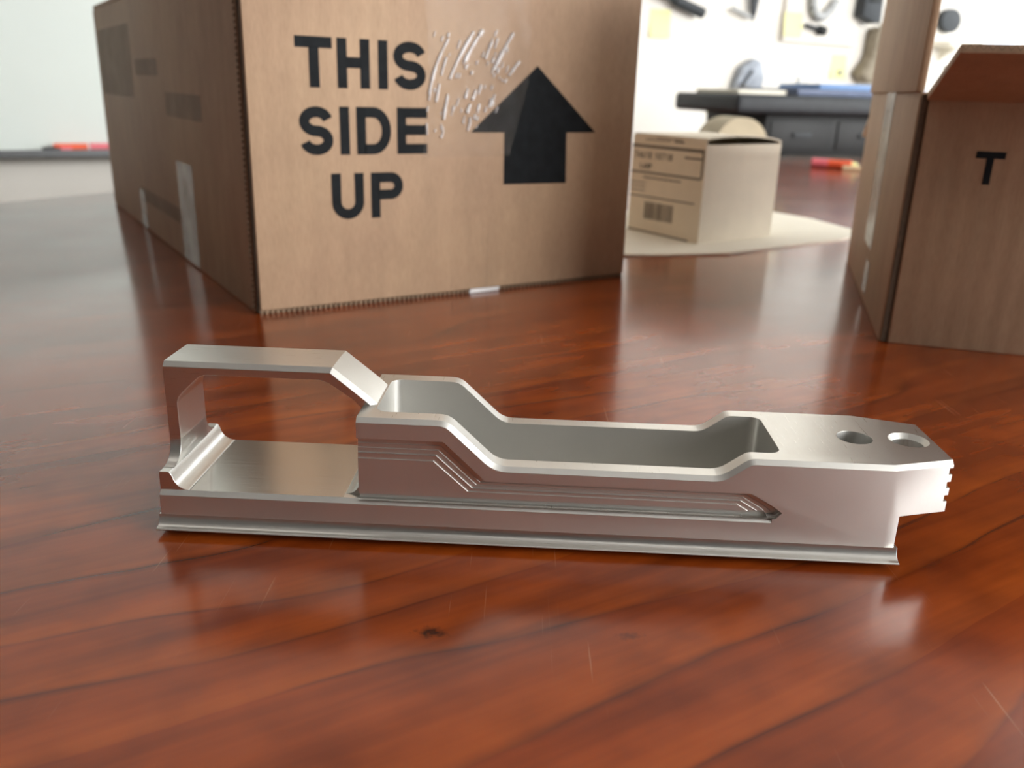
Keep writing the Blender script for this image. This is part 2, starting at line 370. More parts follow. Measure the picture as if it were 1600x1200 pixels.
# foot with undercut, thin flange and cove
half = [(16.5, 0), (16.8, 1.3), (23.4, 1.65), (23.8, 2.0), (23.4, 2.35)] + [(23.4-2.77*math.sin(math.radians(a)), 5.6-3.25*math.cos(math.radians(a))) for a in (15, 30, 45, 60, 75, 90)]
prof = half + [(-a, b) for a, b in half[::-1]]
MB().prism(prof, -.6, 214.2, 'yzx').build('foot_flange', M['alu'], part, smooth=.5)
# brushed floor under the loop
MB().prism([(8.7, -HW+C+.02), (54, -HW+C+.02), (54, HW-C-.02), (8.7, HW-C-.02)], FLR-.5, FLR+.03).build('floor_panel', M['alu_floor'], part)
# raised transverse ridge with a cove, and the flared post root
rid = [(0, FLR), (8.6, FLR)] + arc(8.6, 18.2, 4.9, 270, 190, 7, 5.2)[1:] + [(3.0, 18.6), (0.2, 18.6), (0, 17.8)]
MB().prism(rid, -HW+C, HW-C, 'xzy').build('end_ridge', M['alu'], part, smooth=.5)
fl = arc(16.5, 25, 6.6, 180, 270, 7, 6.4)
MB().prism(fl[::-1][0:0] + [(-a, b) for a, b in fl] + fl[::-1], .1, 3.3, 'yzx').build('post_root', M['alu'], part, smooth=.5)
cov = [(UB+.3, FLR), (UB+.3, 18.2)] + arc(UB-4.4, 17.6, 4.4, 0, -90, 7, 4.6)
MB().prism(cov, -16.8, 16.8, 'xzy').build('floor_cove', M['alu'], part, smooth=.5)

def loop_mesh():
    outer = [(0, 18.4), (0, 49.17), (49.6, 49.17), (60.3, 40.6), (62.4, 38.6), (62.4, 34), (58.7, 34)]
    inner = [(58.7, 37.0), (57.2, 38.4), (55.8, 39.9), (51.3, 43.0), (48.6, 44.8)] + [(46.2, 45.6), (12.4, 45.6), (10.6, 45.1), (9.2, 44.0)] + [(4.9, 39.8), (3.8, 38.4), (3.3, 36.6), (3.3, 18.4)]
    poly = outer + inner
    bm = bmesh.new(); W = 9.9
    va = [bm.verts.new((u*S, -W*S, z*S)) for u, z in poly]; vb = [bm.verts.new((u*S, W*S, z*S)) for u, z in poly]
    bm.faces.new(va); bm.faces.new(vb[::-1]); n = len(poly)
    for i in range(n): bm.faces.new((va[i], vb[i], vb[(i+1) % n], va[(i+1) % n]))
    bmesh.ops.recalc_face_normals(bm, faces=bm.faces)
    pick = [(1, 2), (2, 3), (3, 4)]
    es = [bm.edges.get((v[i], v[j])) for v in (va, vb) for i, j in pick]
    bmesh.ops.bevel(bm, geom=es, offset=1.4*S, segments=1, affect='EDGES')
    me = bpy.data.meshes.new('loop'); bm.to_mesh(me); bm.free(); return me
link('loop', loop_mesh(), M['alu'], part, smooth=.45)

def fillet(poly, spec, n=4):
    out_ = []
    for i, p in enumerate(poly):
        if i not in spec: out_.append(p); continue
        p = Vector(p); a = (Vector(poly[i-1])-p).normalized()*spec[i]; b = (Vector(poly[(i+1) % len(poly)])-p).normalized()*spec[i]
        for k in range(n+1):
            t = k/n; q = (p+a)*(1-t)**2 + p*2*t*(1-t) + (p+b)*t*t; out_.append((q.x, q.y))
    return out_
def well_mesh():
    prof = [(UB, 5.6), (U2, 5.6), (U2, ZN), (U3, ZN), (U3, ZD), (UR2, ZD), (UR1, ZR), (UK2, ZR), (UK1, ZH), (UB, ZH)]
    prof = fillet(prof, {5: 1.6, 6: 2.6, 7: 3.2, 8: 2.6})
    bm = bmesh.new()
    va = [bm.verts.new((u*S, -HW*S, z*S)) for u, z in prof]; vb = [bm.verts.new((u*S, HW*S, z*S)) for u, z in prof]
    n = len(prof); bm.faces.new(va); bm.faces.new(vb[::-1])
    for i in range(n): bm.faces.new((va[i], vb[i], vb[(i+1) % n], va[(i+1) % n]))
    bmesh.ops.recalc_face_normals(bm, faces=bm.faces)
    # taper of the nose in plan
    for sgn in (-1, 1):
        d = Vector((U3-U1, sgn*(WT-HW), 0)); nrm = Vector((-d.y, d.x, 0))*sgn
        if nrm.y*sgn < 0: nrm = -nrm
        r = bmesh.ops.bisect_plane(bm, geom=bm.verts[:]+bm.edges[:]+bm.faces[:], plane_co=(U1*S, sgn*HW*S, 0), plane_no=nrm.normalized(), clear_outer=True)
        es = [x for x in r['geom_cut'] if isinstance(x, bmesh.types.BMEdge)]
        bmesh.ops.edgenet_fill(bm, edges=es)
    bmesh.ops.remove_doubles(bm, verts=bm.verts, dist=1e-7)
    bmesh.ops.recalc_face_normals(bm, faces=bm.faces)
    # chamfer between the upper faces and the side faces
    es = []
    for ed in bm.edges:
        if len(ed.link_faces) != 2: continue
        a, b = ed.link_faces
        ups = [f for f in (a, b) if f.normal.z > .3]; sid = [f for f in (a, b) if abs(f.normal.z) < .05 and abs(f.normal.y) > .5]
        if len(ups) == 1 and len(sid) == 1: es.append(ed)
    bmesh.ops.bevel(bm, geom=es, offset=C*S, segments=1, affect='EDGES')
    me = bpy.data.meshes.new('well_block'); bm.to_mesh(me); bm.free(); return me
well = link('body', well_mesh(), M['alu_deck'])
rail = MB().prism([(-HW, 5.6), (HW, 5.6), (HW, ZL), (HW-C, FLR), (-HW+C, FLR), (-HW, ZL)], 0, UB+3, 'yzx').build('c', None)
boolean(well, [rail], 'UNION')
cut = []
cut.append(MB().prism(rrect(63.0, 179.6, -14.4, 14.4, 3.4, 8), 7, 60).build('c', None))
PK = [(UB-2, 32.3), (83.3, 32.3), (95.3, 20.7), (171, 20.5), (178.2, 16.6), (181.0, 14.4)]
for sgn in (-1, 1):
    def top(q):      # upper outline of the pocket, shrunk by q
        return [(UB-2, 32.3-q), (83.3-.45*q, 32.3-q), (95.3-.75*q, 20.7-.62*q), (171-.5*q, 20.5-.62*q), (177.6-.9*q, 16.8-.42*q), (180.2-1.3*q, FLR+1.9-.2*q), (178.6-q, FLR)]
    def slab(poly, d): y0, y1 = sorted((sgn*30, sgn*(HW-d))); cut.append(MB().prism(poly, y0, y1, 'xzy').build('c', None))
    slab([(UB-2, FLR)] + top(0)[::-1], 1.35)
    slab([(UB-2, FLR), (176.5, FLR), (175.5, FLR+1.5), (UB-2, FLR+1.5)], 2.5)
    qs = [0, .9, 2.1, 3.4, 4.9, 6.6]
    for kk in range(5):
        t0, t1 = top(qs[kk]), top(qs[kk+1]); t0[-1] = (t0[-1][0], FLR+.6); t1[-1] = (t1[-1][0], FLR+.6)
        slab(t0[::-1] + t1, 2.5-.22*kk)
    tri = [(sgn*(HW+1), ZL-1), (sgn*(HW+1), FLR), (sgn*(HW-C), FLR)]
    cut.append(MB().prism(tri, UB-2, 177.6, 'yzx').build('c', None))
cut.append(MB().tube((205, .3, 12), (205, .3, 40), 5.2, n=48).build('c', None))
cut.append(MB().tube((221, .3, 10), (221, .3, 40), 4.5, n=48).build('c', None))
cut.append(MB().tube((221, .3, ZD-1.6), (221, .3, ZD+1), 4.4, 6.7, n=48).build('c', None))
for zz in (27.7, 23.45, 19.25): cut.append(MB().box(U3-1.15, U3+5, -30, 30, zz-1.0, zz+1.0).build('c', None))
for c in cut: c.data.materials.clear()
boolean(well, cut)
well.parent = part
if not well.data.materials: well.data.materials.append(M['alu_deck'])
well.data.shade_smooth(); well.data.set_sharp_from_angle(angle=.35)

# ------------------------------------------------------------------ stroke lettering
def ribbon(mb, pts, t, put, closed=False):
    n = len(pts); L, R = [], []
    for i in range(n):
        p = Vector(pts[i]); a = Vector(pts[i-1]) if (i or closed) else None; b = Vector(pts[(i+1) % n]) if (i < n-1 or closed) else None
        d1 = (p-a).normalized() if a is not None else None; d2 = (b-p).normalized() if b is not None else None
        d1 = d1 or d2; d2 = d2 or d1
        nn = Vector((-d1.y-d2.y, d1.x+d2.x)).normalized(); k = 1/max(.5, nn.dot(Vector((-d2.y, d2.x))))
        L.append(p+nn*t/2*k); R.append(p-nn*t/2*k)
    vs = [put(*q) for q in L+R]
    mb.add(vs, [(i, (i+1) % n, n+(i+1) % n, n+i) for i in range(n if closed else n-1)])
def glyph(mb, ch, x, z, w, h, t, put):
    def P(pts, closed=False): ribbon(mb, [(x+a, z+b) for a, b in pts], t, put, closed)
    i, W, Hh = t/2, w-t/2, h-t/2
    if ch == 'T': P([(0, Hh), (w, Hh)]); P([(w/2, h-t*.9), (w/2, 0)])
    elif ch == 'H': P([(i, 0), (i, h)]); P([(W, 0), (W, h)]); P([(t*.9, h*.52), (w-t*.9, h*.52)])
    elif ch == 'I': P([(w/2, 0), (w/2, h)])
    elif ch == '1': P([(w*.6, 0), (w*.6, h)]); P([(w*.25, h*.75), (w*.6, h-t*.4)])
    elif ch == 'S':
        r = (w-t)/2; q = (h-t)/4; c = w/2
        P(arc(c, Hh-q, r, 12, 252, 16, q) + arc(c, i+q, r, 72, -168, 16, q))
    elif ch == 'D':
        r = (h-t)/2; P([(t*.8, i)] + arc(W-r*.8, i+r, r*.8, -90, 90, 14, r) + [(t*.8, Hh)]); P([(i, 0), (i, h)])
    elif ch == 'E':
        P([(i, 0), (i, h)])
        for b in (i, h*.52, Hh): P([(t*.9, b), (w, b)])
    elif ch == 'U': r = (w-t)/2; P([(i, h)] + arc(w/2, i+r, r, 180, 360, 16) + [(W, h)])
    elif ch == 'P': r = (h*.60-t)/2; P([(i, 0), (i, h)]); P([(t*.8, Hh)] + arc(W-r, Hh-r, r, 90, -90, 12) + [(t*.8, Hh-2*r)])
    elif ch == 'L': P([(i, h), (i, 0)]); P([(0, i), (w, i)])
    elif ch == 'A': P([(i, 0), (w/2, Hh)]); P([(W, 0), (w/2, Hh)]); P([(w*.25, h*.35), (w*.75, h*.35)])
    elif ch == 'M': P([(i, 0), (i, h)]); P([(W, 0), (W, h)]); P([(i, Hh), (w/2, h*.3), (W, Hh)])
    elif ch == '0': P(arc(w/2, h/2, (w-t)/2, 0, 342, 19, (h-t)/2), True)
    elif ch == '7': P([(0, Hh), (W, Hh), (w*.35, 0)])
    elif ch == '8': P(arc(w/2, h*.74, (w-t)/2, 0, 340, 16, h*.26-t/2), True); P(arc(w/2, h*.26, (w-t)/2, 0, 340, 16, h*.26-t/2), True)
    elif ch == '6': P(arc(w/2, h*.3, (w-t)/2, 0, 340, 16, h*.3-t/2), True); P([(i, h*.3), (i+w*.1, h*.7), (w*.8, Hh)])
    elif ch == '4': P([(w*.7, 0), (w*.7, h)]); P([(w*.7, Hh), (i, h*.3), (w, h*.3)])

# ------------------------------------------------------------------ kraft box with THIS SIDE UP
BW, BD, BH = 264.7, 519, 187
box = empty('cardboard_box', at(-145.97, 480.56, 0, .562), 'tall brown cardboard box printed THIS SIDE UP with a black arrow', 'box')
T = 4.0
def bowed(x0, x1, y, z0, z1, th, n=12, amp=0):
    """an upright board along x with slight bow towards -y; thickness th towards +y"""
    mb = MB(); vs = []
    for i in range(n+1):
        u = i/n; x = x0+(x1-x0)*u; yy = y-amp*math.sin(math.pi*u)
        vs += [(x, yy, z0), (x, yy, z1), (x, yy+th, z1), (x, yy+th, z0)]
    fs = [(0, 1, 2, 3), tuple(4*n+k for k in (3, 2, 1, 0))]
    for i in range(n):
        for k in range(4): fs.append((4*i+k, 4*(i+1)+k, 4*(i+1)+(k+1) % 4, 4*i+(k+1) % 4))
    return mb.add(vs, fs)
front = MB().box(1.5, BW, 0, T, 2.2, BH).build('front_panel', M['card'], box, bevel=.8)
left = MB().box(0, T, T+2.4, BD, 0, BH).build('side_panel', M['card'], box, bevel=.8)
MB().box(BW-T, BW, T, BD, 0, BH).build('side_panel', M['card'], box, bevel=.8)
MB().box(T, BW-T, BD-T, BD, 0, BH).build('back_panel', M['card'], box, bevel=.8)
MB().box(1.5, BW-1, 1.0, BD-1, 0, 2.0).build('bottom_flap', M['card_edge'], box)
MB().box(.5, BW-.5, .5, BD/2-.5, BH, BH+T).build('top_flap', M['card'], box, bevel=.8)
MB().box(.5, BW-.5, BD/2+.5, BD-.5, BH, BH+T).build('top_flap', M['card'], box, bevel=.8)
# dark glued joint and fluted cut edge down the corner
MB().box(.9, 3.6, 1.2, T+2.6, 1, BH).build('corner_gap', M['card_dark'], box)
mb = MB()
for i in range(58): z = 2+i*3.18; mb.prism([(0, z), (1.0, z+.8), (1.0, z+1.5), (0, z+2.3)], T+2.4, T+5.2, 'xzy') if False else mb.add([(-.0, T+2.2, z), (-.9, T+2.4, z+.6), (-.9, T+2.4, z+1.4), (0, T+2.2, z+2.0), (0, T+5, z), (-.6, T+4.6, z+.6), (-.6, T+4.6, z+1.4), (0, T+5, z+2.0)], [(0, 1, 2, 3), (4, 7, 6, 5), (0, 4, 5, 1), (1, 5, 6, 2), (2, 6, 7, 3)])
fe = mb.build('fluted_edge', M['card_edge'], left); fe['kind'] = 'stuff'
mb = MB()
for i in range(82): x = 4+i*3.18; mb.box(x, x+1.7, -.5, 1.2, .1, 1.7)
fe = mb.build('fluted_edge', M['card_edge'], box); fe['kind'] = 'stuff'
FY = -.15
put = lambda a, b: (a, FY, b)
def word(s, spots, z, h, t):
    mb = MB()
    for ch, (a, b) in zip(s, spots): glyph(mb, ch, a, z, b-a, h, t, put)
    return mb.build('printed_lettering', M['ink'], front)
word('THIS', [(28.6, 49.6), (52.3, 71.6), (76.6, 82.6), (86, 106.6)], 124.2, 26.2, 5.8)
word('SIDE', [(29.2, 48.6), (52.6, 58.4), (62.6, 84), (87.8, 107.4)], 88.2, 26.2, 5.8)
word('UP', [(46.4, 66.2), (70.6, 91.2)], 51.7, 26.2, 5.8)
MB().add([put(*q) for q in [(184.3, 140.5), (136.8, 100.4), (161, 100.3), (161.4, 68.4), (210, 68), (208.8, 100.3), (232.2, 100.4)]], [tuple(range(7))]).build('printed_arrow', M['ink'], front)
# wrinkled clear tape patch beside the arrow: a wavy film with raised folds, whitened to paint in glints
nx, nz = 30, 34; vs = []; fs = []
for j in range(nz+1):
    for i in range(nx+1):
        u, v = i/nx, j/nz
        a0 = 104+4*math.sin(v*3); a1 = 178-30*max(0, .45-v)
        z = 86+v*100
        d = .25+.25*math.sin(u*26+v*9)*math.sin(v*17+u*5)**2
        vs.append((a0+(a1-a0)*u, -.3-d, z))
for j in range(nz):
    for i in range(nx): q = j*(nx+1)+i; fs.append((q, q+1, q+nx+2, q+nx+1))
MB().add(vs, fs).build('clear_tape', M['tape'], front, smooth=1.2)
mb = MB()
def fold(pts, r):
    for i in range(len(pts)-1):
        (a, b), (c, d) = pts[i], pts[i+1]
        mb.tube((a, -.7, b), (c, -.7, d), r, r*.9, n=6)
rnd = random.Random(3)
def streak(a0, z0, a1, z1, r, bow=0, n=7, skip=.25):
    pts = []
    for i in range(n+1):
        u = i/n; pts.append((a0+(a1-a0)*u+bow*math.sin(math.pi*u), z0+(z1-z0)*u))
    for i in range(n):
        if rnd.random() > skip: fold([pts[i], pts[i+1]], r*rnd.uniform(.7, 1.6))
streak(107.5, 96, 109, 122, .40, -1.5, 8, .35); streak(108.5, 122, 121, 153, .75, -2.0, 8, .05); streak(113, 118, 126, 158, .5, -1.5, 8, .45)
streak(122, 131, 138, 158, .75, -1, 8, .3); streak(132, 141, 144, 159, .9, -.6, 6, .25); streak(145, 140, 154, 159.5, .75, -.5, 6, .1)
streak(152, 137, 165.5, 158.5, 1.0, -.5, 6, .05); streak(160, 130, 170.5, 142.5, .7, -.4, 6, .3); streak(118, 108, 121, 121, .8, -.5, 4, .2); streak(134, 112, 139, 122, .75, -.4, 4, .3)
for i in range(75):  # extra short white streaks standing in for small glints
    a = rnd.uniform(110, 163); z = rnd.uniform(94, 156)
    if a > 128 and z < 96+(a-136)*.84: continue
    l = rnd.uniform(2, 6); streak(a, z, a+l*.35, z+l, rnd.uniform(.3, .6), 0, 2, .2)
tw = mb.build('tape_wrinkle_glints', M['tape_glint'], front, smooth=1.2); tw['kind'] = 'stuff'
mb = MB()
mb.tube((124, -.45, 4), (124.5, -.45, 12), .5, .3, n=6).tube((150, -.45, 2), (150.5, -.45, 40), .35, .2, n=6).tube((146, -.45, 30), (147, -.45, 46), .3, .2, n=6).tube((160, -.45, 46), (161, -.45, 54), .3, .2, n=6)
tw = mb.build('tape_creases', M['tape'], front, smooth=1.2); tw['kind'] = 'stuff'
MB().add([(138, -.6, 2.4), (160, -.7, 2.4), (158, -2.6, .3), (136, -2.4, .3)], [(0, 1, 2, 3)]).build('tape_end', M['tape_glint'], box)  # tape end in near-white, its glint put into the colour
# side panel: milky tape strips and faded print
def side_quad(name, y0, y1, za, zb, m, off=.12, skew=0):
    return MB().box(-off-.1, -off, y0, y1, za, zb).build(name, m, left)
side_quad('tape_strip', 138, 187, 1, 71, M['tape_milky'], .3)
side_quad('tape_strip', 330, 356, 1, 33, M['tape_milky'], .3)
for (a, b, za, zb) in ((330, 505, 110, 168), (225, 315, 128, 140), (98, 205, 101, 117), (190, 352, 25, 36)): side_quad('faded_print', a, b, za, zb, M['ink_faded'], .05)

# ------------------------------------------------------------------ open box at the right
RW_, RD, RH = 300, 262, 131
rbx = empty('cardboard_box', at(202.0, 463.8, 0, -.278), 'open brown cardboard box with flaps up and a single printed T', 'box')
rf = MB().box(4.5, RW_, 0, T, 0, RH).build('front_panel', M['card'], rbx, bevel=.8)
rl = MB().box(0, T, 2.5, RD, 0, RH).build('side_panel', M['card'], rbx, bevel=.8)
MB().box(RW_-T, RW_, T, RD, 0, RH).build('side_panel', M['card'], rbx, bevel=.8)
MB().box(T, RW_-T, RD-T, RD, 0, RH).build('back_panel', M['card'], rbx, bevel=.8)
MB().box(T, RW_-T, T, RD-T, .2, 3.5).build('bottom_flap', M['card_edge'], rbx)
MB().box(1.2, 4.6, .8, 4.2, .5, RH-1).build('corner_gap', M['card_dark'], rbx)
# flaps: front one folded out towards the viewer, side one standing, back one leaning out
def flap(p0, p1, d, ln, inset_, name='flap'):
    p0, p1, d = Vector(p0), Vector(p1), Vector(d).normalized(); ax = (p1-p0).normalized(); nn = ax.cross(d).normalized()*T
    q = [p0, p1, p1+d*ln-ax*inset_, p0+d*ln+ax*inset_]
    return MB().add([tuple(x) for x in q]+[tuple(x+nn) for x in q], [(0, 1, 2, 3), (7, 6, 5, 4), (0, 4, 5, 1), (1, 5, 6, 2), (2, 6, 7, 3), (3, 7, 4, 0)]).build(name, M['card'], rbx, bevel=.6)
ff = flap((3, 1, RH), (RW_-3, 1, RH), (0, -.965, .262), 74, 0)
sf_ = flap((2, RD-2, RH), (2, 4, RH), (.02, 0, 1), 110, 2)
flap((RW_-2, 4, RH), (RW_-2, RD-2, RH), (.95, 0, -.3), 110, 2)
flap((RW_-4, RD-2, RH), (4, RD-2, RH), (0, .95, -.3), 110, 2)
# corrugation seen in the end of the front flap
mb = MB(); d = Vector((0, -.965, .262)); nn = Vector((0, .262, .965))
b0 = Vector((3, 1, RH))+d*74.1; n_ = 84
for i in range(n_):
    x = i*3.5; p = [b0+Vector((x, 0, 0))+nn*.5*(-1), b0+Vector((x+1.75, 0, 0))+nn*2.6*(-1), b0+Vector((x+3.5, 0, 0))+nn*.5*(-1)]
    for a, b in zip(p, p[1:]): mb.add([tuple(a-nn*.25), tuple(b-nn*.25), tuple(b+nn*.25), tuple(a+nn*.25), ], [(0, 1, 2, 3)])
fe = mb.build('fluted_edge', M['card_edge'], rbx); fe['kind'] = 'stuff'
mb = MB(); glyph(mb, 'T', 30.6, 87.4, 13.6, 16.2, 3.4, lambda a, b: (a, -.15, b)); mb.build('printed_letter', M['ink'], rf)
MB().box(-.4, -.25, 104, 150, 34, 138).build('tape_strip', M['tape_milky'], rl)
MB().box(-.4, -.25, 98, 118, 6, 26).build('tape_strip', M['tape_milky'], rl)
MB().add([(5, -20, RH+6), (12, -34, RH+9), (13, -30, RH+15), (6, -14, RH+12)], [(0, 1, 2, 3)]).build('loose_tape', M['tape_milky'], rbx)

# ------------------------------------------------------------------ paper and the small white carton
pp = [(60, 697), (120, 706), (179, 724), (240, 770), (305, 818), (345, 862), (318, 960), (285, 1010), (150, 1000), (40, 900)]
sheet = MB()
pts = [(a, b) for a, b in pp]
sheet.prism(pts, 0.02, 1.6).build('paper_sheet', M['paper'], mat4=at(0, 0, 0))
tag(bpy.data.objects['paper_sheet'], 'white paper sheet lying under the small white carton', 'paper')
CWd, CDp, CHt = 99, 90, 88
ct = empty('white_carton', at(159.2, 763.2, 1.6, .632), 'small worn white carton with a printed label and barcode', 'carton')
cl = MB().box(0, 1.2, 0, CDp, 0, CHt).build('label_panel', M['white_card'], ct)
MB().box(1.2, CWd, 0, 1.2, 0, CHt-4).build('front_panel', M['white_card'], ct)
MB().box(CWd-1.2, CWd, 1.2, CDp, 0, CHt-1).build('side_panel', M['white_card'], ct)
MB().box(1.2, CWd-1.2, CDp-1.2, CDp, 0, CHt).build('back_panel', M['white_card'], ct)
MB().box(1.2, CWd-1.2, 1.2, CDp-1.2, 0, 1.2).build('bottom_panel', M['white_card'], ct)
# lid bulging a little open over the front panel
vs = []; fs = []; n = 14
for i in range(n+1):
    u = i/n; x = 1+(CWd-2)*u; lift = -2.0+5.5*math.sin(math.pi*min(1, .12+u*.88))**.6
    vs += [(x, -.5, CHt-1+lift), (x, CDp, CHt+.2), (x, CDp, CHt+1.4), (x, -.5, CHt+.2+lift)]
for i in range(n):
    for k in range(4): fs.append((4*i+k, 4*(i+1)+k, 4*(i+1)+(k+1) % 4, 4*i+(k+1) % 4))
fs += [(0, 1, 2, 3), tuple(4*n+k for k in (3, 2, 1, 0))]
MB().add(vs, fs).build('lid', M['white_card'], ct, smooth=.5)
cput = lambda a, b: (-.12, CDp-a, b)      # a runs from the far end of the label panel to the front corner
mb = MB()
def line(a0, z0, a1, z1, t): ribbon(mb, [(a0, z0), (a1, z1)], t, cput)
line(0, 78.5, 87, 78.5, 2.6); line(0, 55.2, 85, 55.2, 1.7); line(87.3, 79.8, 87.3, 57, 2.0); ribbon(mb, arc(85, 57.4, 2.3, 0, -90, 4), 1.8, cput)
line(0, 33.6, 82, 33.6, 1.2); line(0, 2.0, 78, .8, 1.4)
line(16, 84.6, 48, 84.6, .8); line(30, 88-1.5, 62, 86.4, .7); line(52, 84.4, 64, 84.4, 1.6); line(66, 71.8, 86, 71.8, 1.5)
line(16, 50.8, 64, 50.8, 1.2); line(0, 46, 20, 46, .8); line(0, 42.4, 20, 42.4, .8); line(0, 38.6, 20, 38.6, .8)
mb.build('printed_frame', M['grey_ink'], cl)
mb = MB()
for i, ch in enumerate('74618'): glyph(mb, ch, 3.2+i*4.6, 67.6, 3.7, 6.0, 1.2, cput)
for i, ch in enumerate('10718'): glyph(mb, ch, 29+i*4.6, 67.6, 3.7, 6.0, 1.2, cput)
for i, ch in enumerate('LAMP'): glyph(mb, ch, 11+i*4, 58.8, 3.3, 4.6, 1.1, cput)
mb.build('printed_lettering', M['grey_ink'], cl)
mb = MB(); rb = random.Random(5); a = 20.8
while a < 56:
    t = rb.choice((.8, 1.1, 1.7)); mb.quad(cput(a, 13.4), cput(a+t, 13.4), cput(a+t, 29), cput(a, 29)); a += t+rb.choice((.6, .9))
mb.build('barcode', M['grey_ink'], cl)

# ------------------------------------------------------------------ things farther back on the table
e = empty('desk_unit', at(520, 1924, 0, .30), 'black plastic desk unit with overhanging flat top at the far table end', 'desk organizer')
MB().box(0, 520, 0, 260, 4, 92).build('body', M['black'], e, bevel=6)
for x in (25, 470): MB().tube((x+12, 40, 0), (x+12, 40, 6), 12).build('foot', M['black'], e); MB().tube((x+12, 220, 0), (x+12, 220, 6), 12).build('foot', M['black'], e)
MB().prism([(-95, -40), (520, -40), (520, 280), (-60, 280), (-95, 240)], 90, 128).build('top_slab', M['black_soft'], e, bevel=10, seg=3)
for x in (12, 180, 348): d_ = MB().box(x, x+155, -4, 2, 16, 78).build('drawer_front', M['black'], e, bevel=2); MB().box(x+55, x+100, -9, -3, 42, 52).build('drawer_pull', M['black_soft'], d_, bevel=1)
DU = at(520, 1924, 0, .30)
tag(MB().box(0, 300, 0, 215, 0, 14).build('folder', M['slate'], mat4=DU @ loc(70, 0, 128, .08), bevel=2), 'slate blue folder lying on the black desk unit', 'folder')
tag(MB().box(0, 260, 0, 190, 0, 12).build('folder', M['blue'], mat4=DU @ loc(150, 40, 142, -.10), bevel=2), 'bright blue folder stacked on the slate folder', 'folder')
tag(MB().box(0, 120, 0, 170, 0, 9).build('paper_stack', M['paper'], mat4=DU @ loc(-60, 20, 128, .05), bevel=1), 'small stack of white paper on the black desk unit', 'paper')
# tan paper roll behind the white carton
e = empty('paper_roll', at(352, 1500, 0, .2), 'tan rounded roll lying behind the small white carton', 'roll')
mb = MB(); mb.prism(arc(0, 46, 46, -90, 270, 40)[:-1], -40, 40, 'xzy'); mb.build('roll_body', M['tan'], e, smooth=.5)
for yy in (-41.5, 40): MB().tube((0, yy, 46), (0, yy+1.5, 46), 16).build('roll_core', M['card_edge'], e, smooth=.5)
# bright bits of stationery on the table
e = empty('highlighter', at(585, 1690, 0, -.55), 'orange and pink highlighter lying on the far part of the table', 'marker')
MB().tube((0, 0, 8), (42, 0, 8), 8).build('barrel', M['orange'], e, smooth=.6)
MB().tube((-30, 0, 8), (0, 0, 8), 8.4).build('cap', M['pink'], e, smooth=.6)
MB().tube((42, 0, 8), (52, 0, 8), 6, 4).build('tip', M['yellow'], e, smooth=.6)
tag(MB().tube((0, 0, 4), (95, 0, 4), 4, n=6).build('wooden_stick', M['wood_stick'], mat4=at(600, 1655, 0, -.35)), 'pale wooden stick lying beside the orange highlighter', 'stick')
tag(MB().tube((0, 0, 6), (24, 0, 6), 6, n=12).build('glue_cap', M['grey'], mat4=at(565, 1700, 0, .5), smooth=.6), 'small grey cap beside the pink end of the highlighter', 'cap')

# ------------------------------------------------------------------ things on the white wall (room frame: x along the wall, z up)
def wallobj(mb, name, m, x, z, label, cat, group=None, y=0, **k):
    return tag(mb.build(name, m, mat4=room(x, y, z), **k), label, cat, group)
dp = empty('display_board', room(2290, 0, 315), 'thin white display board mounted on the white wall', 'board')
MB().box(0, 375, -18, -1, 0, 620).build('panel', M['wall'], dp, bevel=2)
MB().box(-4, 379, -24, -1, -10, 0).build('bottom_lip', M['wall'], dp)
def note(x, z, w, h, y, label):
    mb = MB(); n = 6; vs = []; fs = []
    for i in range(n+1):
        u = i/n; yy = -1.0-7*u*u
        vs += [(0, yy, h*(1-u)), (w, yy-.5, h*(1-u)), (w, yy+.4, h*(1-u)), (0, yy+.9, h*(1-u))]
    for i in range(n):
        for k in range(4): fs.append((4*i+k, 4*(i+1)+k, 4*(i+1)+(k+1) % 4, 4*i+(k+1) % 4))
    fs += [(0, 1, 2, 3), tuple(4*n+k for k in (3, 2, 1, 0))]
    mb.add(vs, fs)
    wallobj(mb, 'sticky_note', M['yellow'], x, z, label, 'sticky note', 'yellow sticky notes on the wall', y=y)
note(1712, 287, 82, 82, 0, 'yellow sticky note on the wall below the long dark rod')
note(2286, 318, 86, 78, -18, 'yellow sticky note on the lower corner of the white display board')
note(2570, 190, 84, 84, 0, 'yellow sticky note with a mark, on the wall above the blue folders')
note(1985, 60, 86, 78, 0, 'yellow sticky note on the wall beside the grey bag')
wallobj(MB().tube((0, 0, 0), (10, 0, 0), 9, n=10).add([], []), 'note_mark', M['grey'], 2612, 212, 'small green-grey magnet on the yellow note above the blue folders', 'magnet', y=-12)
e = empty('hand_tool', room(1900, -30, 366), 'long dark rod with a thick handle mounted slanting on the white wall', 'tool')
MB().tube((0, 0, 0), (-120, 0, 30), 17, 16).build('handle', M['black_soft'], e, smooth=.6)
MB().tube((-120, 0, 30), (-330, 0, 84), 10).build('rod', M['black_soft'], e, smooth=.6)
MB().tube((-60, 30, 15), (-60, 0, 15), 5).build('wall_peg', M['grey'], e)
e = empty('hand_tool', room(2130, -24, 356), 'dark leaf-shaped blade hanging point down on the white wall', 'tool')
lens = arc(-70, 90, 92, -60, 60, 8); lens = [(x, z) for x, z in [(0, 0), (11, 30), (17, 75), (18, 120), (14, 170), (6, 200), (-6, 200), (-14, 170), (-18, 120), (-17, 75), (-11, 30)]]
MB().prism(lens, -6, 6, 'xzy').build('blade', M['black_soft'], e, bevel=1.5)
MB().tube((-6, 0, 10), (-96, 0, 34), 6).build('thin_arm', M['grey'], e, smooth=.6)
MB().tube((0, 24, 180), (0, 0, 180), 5).build('wall_peg', M['grey'], e)
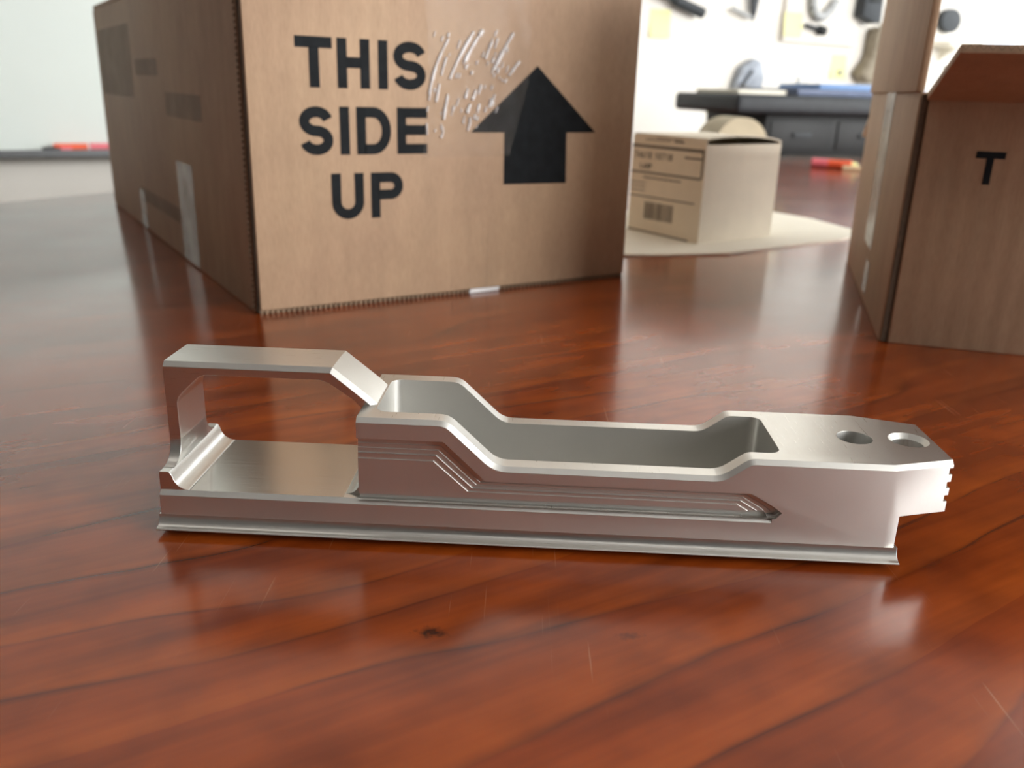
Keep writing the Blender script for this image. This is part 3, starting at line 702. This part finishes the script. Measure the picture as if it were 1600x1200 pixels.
# grey strap looped on the board
mb = MB(); pts = [(0, 130), (0, 60), (4, 24), (18, 4), (40, -6), (66, 0), (92, 20), (118, 52)]
for a, b in zip(pts, pts[1:]): mb.tube((a[0], 0, a[1]), (b[0], 0, b[1]), 15, n=12)
wallobj(mb, 'looped_strap', M['grey'], 2398, 392, 'thick pale grey looped strap hanging on the display board', 'strap', y=-34, smooth=.9)
e = empty('hand_tool', room(2380, -32, 352), 'small dark tool with a round head on the display board', 'tool')
MB().tube((0, 0, 6), (70, 0, -4), 7).build('shank', M['black_soft'], e, smooth=.6)
MB().tube((66, 0, -4), (94, 0, -8), 15, 17).build('head', M['black'], e, smooth=.6)
MB().tube((80, 14, -6), (80, 2, -6), 4).build('wall_peg', M['grey'], e)
e = empty('tool_holster', room(2632, -18, 380), 'dark boxy holster hanging at the edge of the display board', 'holster')
MB().prism([(0, 20), (70, 0), (106, 4), (100, 150), (8, 150)], -45, 0, 'xzy').build('pouch', M['black_soft'], e, bevel=5)
MB().box(20, 84, -52, -44, 70, 150).build('holster_flap', M['black'], e, bevel=3)
e = empty('hanging_bag', room(2718, 0, 180), 'grey-brown cloth bag hanging on the wall under the dark holster', 'bag')
MB().prism([(-40, 30), (0, 0), (110, 0), (140, 50), (128, 190), (20, 194), (14, 90)], -60, -4, 'xzy').build('cloth', M['brown_bag'], e, bevel=14, seg=3)
MB().tube((70, -30, 192), (70, -10, 214), 4).build('strap', M['brown_bag'], e)
e = empty('hanging_bag', room(2072, 0, 138), 'grey crumpled plastic bag hanging on the white wall above a sticky note', 'bag')
MB().prism([(0, 0), (26, 22), (120, 0), (134, 40), (112, 96), (78, 106), (28, 76), (8, 30)], -40, -4, 'xzy').build('film', M['bag'], e, bevel=9, seg=2)
MB().prism([(0, 0), (14, 0), (70, 62), (60, 70)], -46, -40, 'xzy').build('dark_fold', M['black_soft'], e, bevel=2)
e = empty('wall_hook', room(2414, 0, 150), 'small grey hook on the wall above the slate folder', 'hook')
MB().box(-9, 9, -4, 0, 0, 42).build('plate', M['grey'], e, bevel=1)
MB().tube((0, -3, 12), (0, -26, 8), 4).tube((0, -26, 8), (0, -30, 22), 4).build('hook_arm', M['grey'], e, smooth=.6)
e = empty('tool_disc', room(3204, 0, 421), 'dark oval tool disc hanging on the wall seen past the open box', 'tool')
MB().prism(arc(0, 0, 62, 0, 360, 28, 44)[:-1], -30, -4, 'xzy').build('disc', M['black_soft'], e, bevel=3)
MB().tube((0, 0, 10), (0, -6, 10), 6).build('wall_peg', M['grey'], e)
e = empty('wall_shelf', room(3205, 0, 322), 'narrow cream shelf on the wall under the dark oval disc', 'shelf')
MB().box(-75, 75, -90, 0, 0, 22).build('shelf_board', M['paper'], e, bevel=2)
MB().prism([(0, 0), (0, -50), (-70, 0)], -8, 8, 'yzx').build('bracket', M['paper'], e)
